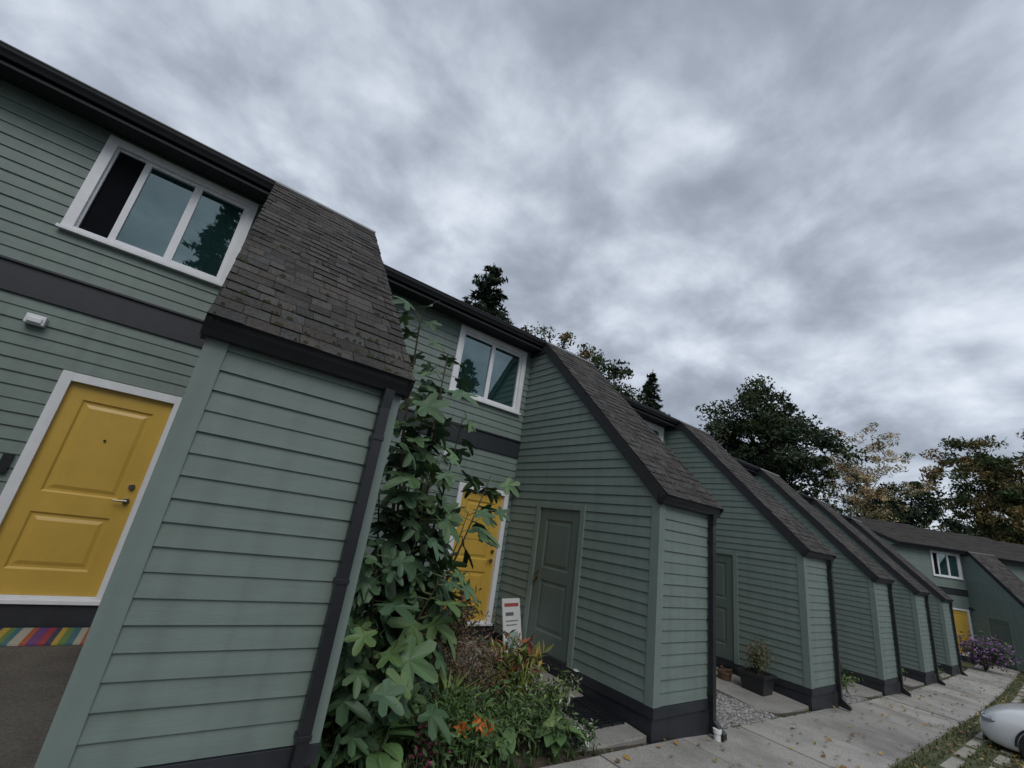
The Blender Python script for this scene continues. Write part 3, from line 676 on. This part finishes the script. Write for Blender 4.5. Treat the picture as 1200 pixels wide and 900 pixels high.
# ------------------------------------------------------------------ car
def car(loc):
    E=bpy.data.objects.new('parked_car',None); scene.collection.objects.link(E); E.location=loc
    m_p,nt,b=newmat('white_car_paint'); b.inputs['Base Color'].default_value=(.66,.67,.69,1); b.inputs['Roughness'].default_value=.25; b.inputs['Coat Weight'].default_value=.6
    S=[(0.0,.30,.50,.62,.60,.66,.50),(-.10,.22,.55,.72,.76,.80,.62),(-.35,.20,.62,.84,.86,.88,.70),(-.8,.20,.72,.93,.88,.90,.74),(-1.2,.20,.86,1.0,.88,.90,.74),(-1.75,.20,.92,1.33,.88,.90,.62),(-2.15,.20,.94,1.47,.88,.90,.60),(-2.9,.20,.95,1.49,.88,.90,.60),(-3.6,.22,.98,1.40,.88,.89,.58),(-4.0,.28,.98,1.10,.84,.86,.62),(-4.2,.35,.9,.98,.74,.78,.6)]
    mb=MB(); rings=[]
    for (y,zl,zb,zt,wl,wb,wt) in S:
        zm=(zl+zb)/2
        h=[(wl*.92,zl),(wl*1.0,zl+.06),(wb*1.0,zm),(wb*.985,zb),(wt+.35*(wb-wt),zb+.55*(zt-zb)),(wt,zt-.03),(wt*.5,zt)]
        rings.append([(x,y,z) for x,z in h]+[(-x,y,z) for x,z in h[::-1]])
    n=len(rings[0])
    for r in rings: mb.v+=r
    for i in range(len(rings)-1):
        for k in range(n):
            a=i*n+k;b_=i*n+(k+1)%n; mb.f.append((a,b_,b_+n,a+n)); mb.c.append((1,1,1))
            win=(k in (3,4,8,9)) and 4<=i<=8
            wind=(k in (5,6,7)) and i in (4,5,8)
            mb.m.append(1 if (win or wind) else 0)
    mb.f.append(tuple(range(n))); mb.m.append(0); mb.c.append((1,1,1)); mb.f.append(tuple(range((len(rings)-1)*n,len(rings)*n))[::-1]); mb.m.append(0); mb.c.append((1,1,1))
    o=link('body',mb.mesh('body',[m_p,M_glass],True),E); s=o.modifiers.new('s','SUBSURF'); s.levels=2; s.render_levels=2
    for nm,x,y in (('wheel_1',.80,-.78),('wheel_2',-.80,-.78),('wheel_3',.80,-3.35),('wheel_4',-.80,-3.35)):
        w=MB(); sg=1 if x>0 else -1
        prof=[(.20,-.10),(.30,-.105),(.325,-.07),(.325,.07),(.30,.105),(.21,.10)]
        for (r0,a0),(r1,a1) in zip(prof[:-1],prof[1:]):
            for k in range(28):
                t0,t1=2*math.pi*k/28,2*math.pi*(k+1)/28
                w.face([(x+a0*sg,y+r0*math.cos(t0),.325+r0*math.sin(t0)),(x+a0*sg,y+r0*math.cos(t1),.325+r0*math.sin(t1)),(x+a1*sg,y+r1*math.cos(t1),.325+r1*math.sin(t1)),(x+a1*sg,y+r1*math.cos(t0),.325+r1*math.sin(t0))],0)
        w.cyl((x+.02*sg,y,.325),(x+.06*sg,y,.325),.215,.215,28,0); 
        for k in range(5):
            t=2*math.pi*k/5; w.cyl((x+.085*sg,y,.325),(x+.085*sg,y+.205*math.cos(t),.325+.205*math.sin(t)),.04,.028,8,1)
        w.cyl((x+.03*sg,y,.325),(x+.11*sg,y,.325),.05,.045,14,1)
        link(nm,w.mesh(nm,[M_black,M_flash]),E)
        a_=MB(); 
        for k in range(16):
            t0,t1=math.pi*k/16,math.pi*(k+1)/16
            xo=(x+.115*sg)
            a_.face([(xo,y+.36*math.cos(t0),.33+.36*math.sin(t0)),(xo,y+.36*math.cos(t1),.33+.36*math.sin(t1)),(xo,y+.325*math.cos(t1),.33+.325*math.sin(t1)),(xo,y+.325*math.cos(t0),.33+.325*math.sin(t0))])
        link('wheel_arch',a_.mesh('wheel_arch',[M_black]),E)
    d=MB()
    d.box(-.42,.42,-.04,.012,.34,.46,0); d.box(-.6,.6,-.05,.004,.22,.30,0)
    link('grille',d.mesh('grille',[M_black]),E,bev=.02)
    for sx in (-1,1):
        h=MB(); n1,n2=10,14
        for i in range(n1):
            for j in range(n2):
                q=[]
                for (a,b_) in ((i,j),(i,j+1),(i+1,j+1),(i+1,j)):
                    th=math.pi*a/n1; ph=2*math.pi*b_/n2
                    q.append((sx*.66+.14*math.sin(th)*math.cos(ph),-.18+.17*math.sin(th)*math.sin(ph)-.0,.60+.065*math.cos(th)))
                h.face(q)
        link('headlight',h.mesh('headlight',[M_lamp],True),E)
        m_=MB(); m_.box(sx*.90-.1*(sx<0),sx*.90+.1*(sx>0),-1.45,-1.33,.95,1.07); link('mirror',m_.mesh('mirror',[m_p]),E,bev=.03)
car((13.24,2.02,g(13.5)-.10))
# ------------------------------------------------------------------ world
w=bpy.data.worlds.new('World'); scene.world=w; w.use_nodes=True; nt=w.node_tree; nt.nodes.clear()
L=nt.links.new
SE,SR=48,200
sky=N(nt,'ShaderNodeTexSky',sky_type='NISHITA'); sky.sun_disc=False; sky.sun_elevation=math.radians(SE); sky.sun_rotation=math.radians(SR)
bg1=N(nt,'ShaderNodeBackground'); bg1.inputs[1].default_value=.10; L(sky.outputs[0],bg1.inputs[0])
tc=N(nt,'ShaderNodeTexCoord'); sx=N(nt,'ShaderNodeSeparateXYZ'); L(tc.outputs['Generated'],sx.inputs[0])
mx=N(nt,'ShaderNodeMath',operation='MAXIMUM'); L(sx.outputs[2],mx.inputs[0]); mx.inputs[1].default_value=0
ad=N(nt,'ShaderNodeMath',operation='ADD'); L(mx.outputs[0],ad.inputs[0]); ad.inputs[1].default_value=.34
dvx=N(nt,'ShaderNodeMath',operation='DIVIDE'); L(sx.outputs[0],dvx.inputs[0]); L(ad.outputs[0],dvx.inputs[1])
dvy=N(nt,'ShaderNodeMath',operation='DIVIDE'); L(sx.outputs[1],dvy.inputs[0]); L(ad.outputs[0],dvy.inputs[1])
cb=N(nt,'ShaderNodeCombineXYZ'); L(dvx.outputs[0],cb.inputs[0]); L(dvy.outputs[0],cb.inputs[1])
n1=N(nt,'ShaderNodeTexNoise'); n1.inputs['Scale'].default_value=4.4; n1.inputs['Detail'].default_value=12; n1.inputs['Roughness'].default_value=.54; n1.inputs['Distortion'].default_value=.15
L(cb.outputs[0],n1.inputs['Vector'])
n2=N(nt,'ShaderNodeTexNoise'); n2.inputs['Scale'].default_value=1.2; n2.inputs['Detail'].default_value=4; n2.inputs['Distortion'].default_value=.4; L(cb.outputs[0],n2.inputs['Vector'])
am=N(nt,'ShaderNodeMath',operation='MULTIPLY_ADD'); L(n2.outputs['Fac'],am.inputs[0]); am.inputs[1].default_value=.85
L(n1.outputs['Fac'],am.inputs[2])
mr=N(nt,'ShaderNodeMapRange'); L(am.outputs[0],mr.inputs[0]); mr.inputs[1].default_value=.64; mr.inputs[2].default_value=1.20
rp=N(nt,'ShaderNodeValToRGB'); L(mr.outputs[0],rp.inputs[0]); cr=rp.color_ramp
cr.interpolation='B_SPLINE'
cr.elements[0].position=.0; cr.elements[0].color=(.23,.26,.31,1)
cr.elements[1].position=1.; cr.elements[1].color=(.74,.79,.86,1)
e=cr.elements.new(.35); e.color=(.33,.37,.435,1)
e=cr.elements.new(.68); e.color=(.54,.59,.67,1)
bg2=N(nt,'ShaderNodeBackground'); L(rp.outputs[0],bg2.inputs[0]); bg2.inputs[1].default_value=1.24
ms=N(nt,'ShaderNodeMixShader'); ms.inputs[0].default_value=.9; L(bg1.outputs[0],ms.inputs[1]); L(bg2.outputs[0],ms.inputs[2])
out=N(nt,'ShaderNodeOutputWorld'); L(ms.outputs[0],out.inputs[0])
sd=bpy.data.lights.new('sun','SUN'); sd.energy=1.3; sd.angle=math.radians(35); sd.color=(1,.97,.93)
so=bpy.data.objects.new('sun',sd); scene.collection.objects.link(so)
az=math.radians(SR); dirv=Vector((math.sin(az)*math.cos(math.radians(SE)),math.cos(az)*math.cos(math.radians(SE)),math.sin(math.radians(SE))))
so.rotation_euler=dirv.to_track_quat('Z','Y').to_euler(); so.location=dirv*50
# ------------------------------------------------------------------ camera
cd=bpy.data.cameras.new('camera'); cd.sensor_width=36; cd.lens=15.218; cd.clip_end=3000; cd.clip_start=.05
co=bpy.data.objects.new('camera',cd); scene.collection.objects.link(co)
r=Vector((.78522,-.60192,.14333)); dn=Vector((.29984,.16686,-.93917)); f=Vector((.54165,.78102,.31226))
co.matrix_world=Matrix(((r.x,-dn.x,-f.x,0),(r.y,-dn.y,-f.y,0),(r.z,-dn.z,-f.z,0),(0,0,0,1)))
scene.camera=co
scene.view_settings.view_transform='Standard'; scene.view_settings.look='None'; scene.view_settings.exposure=0
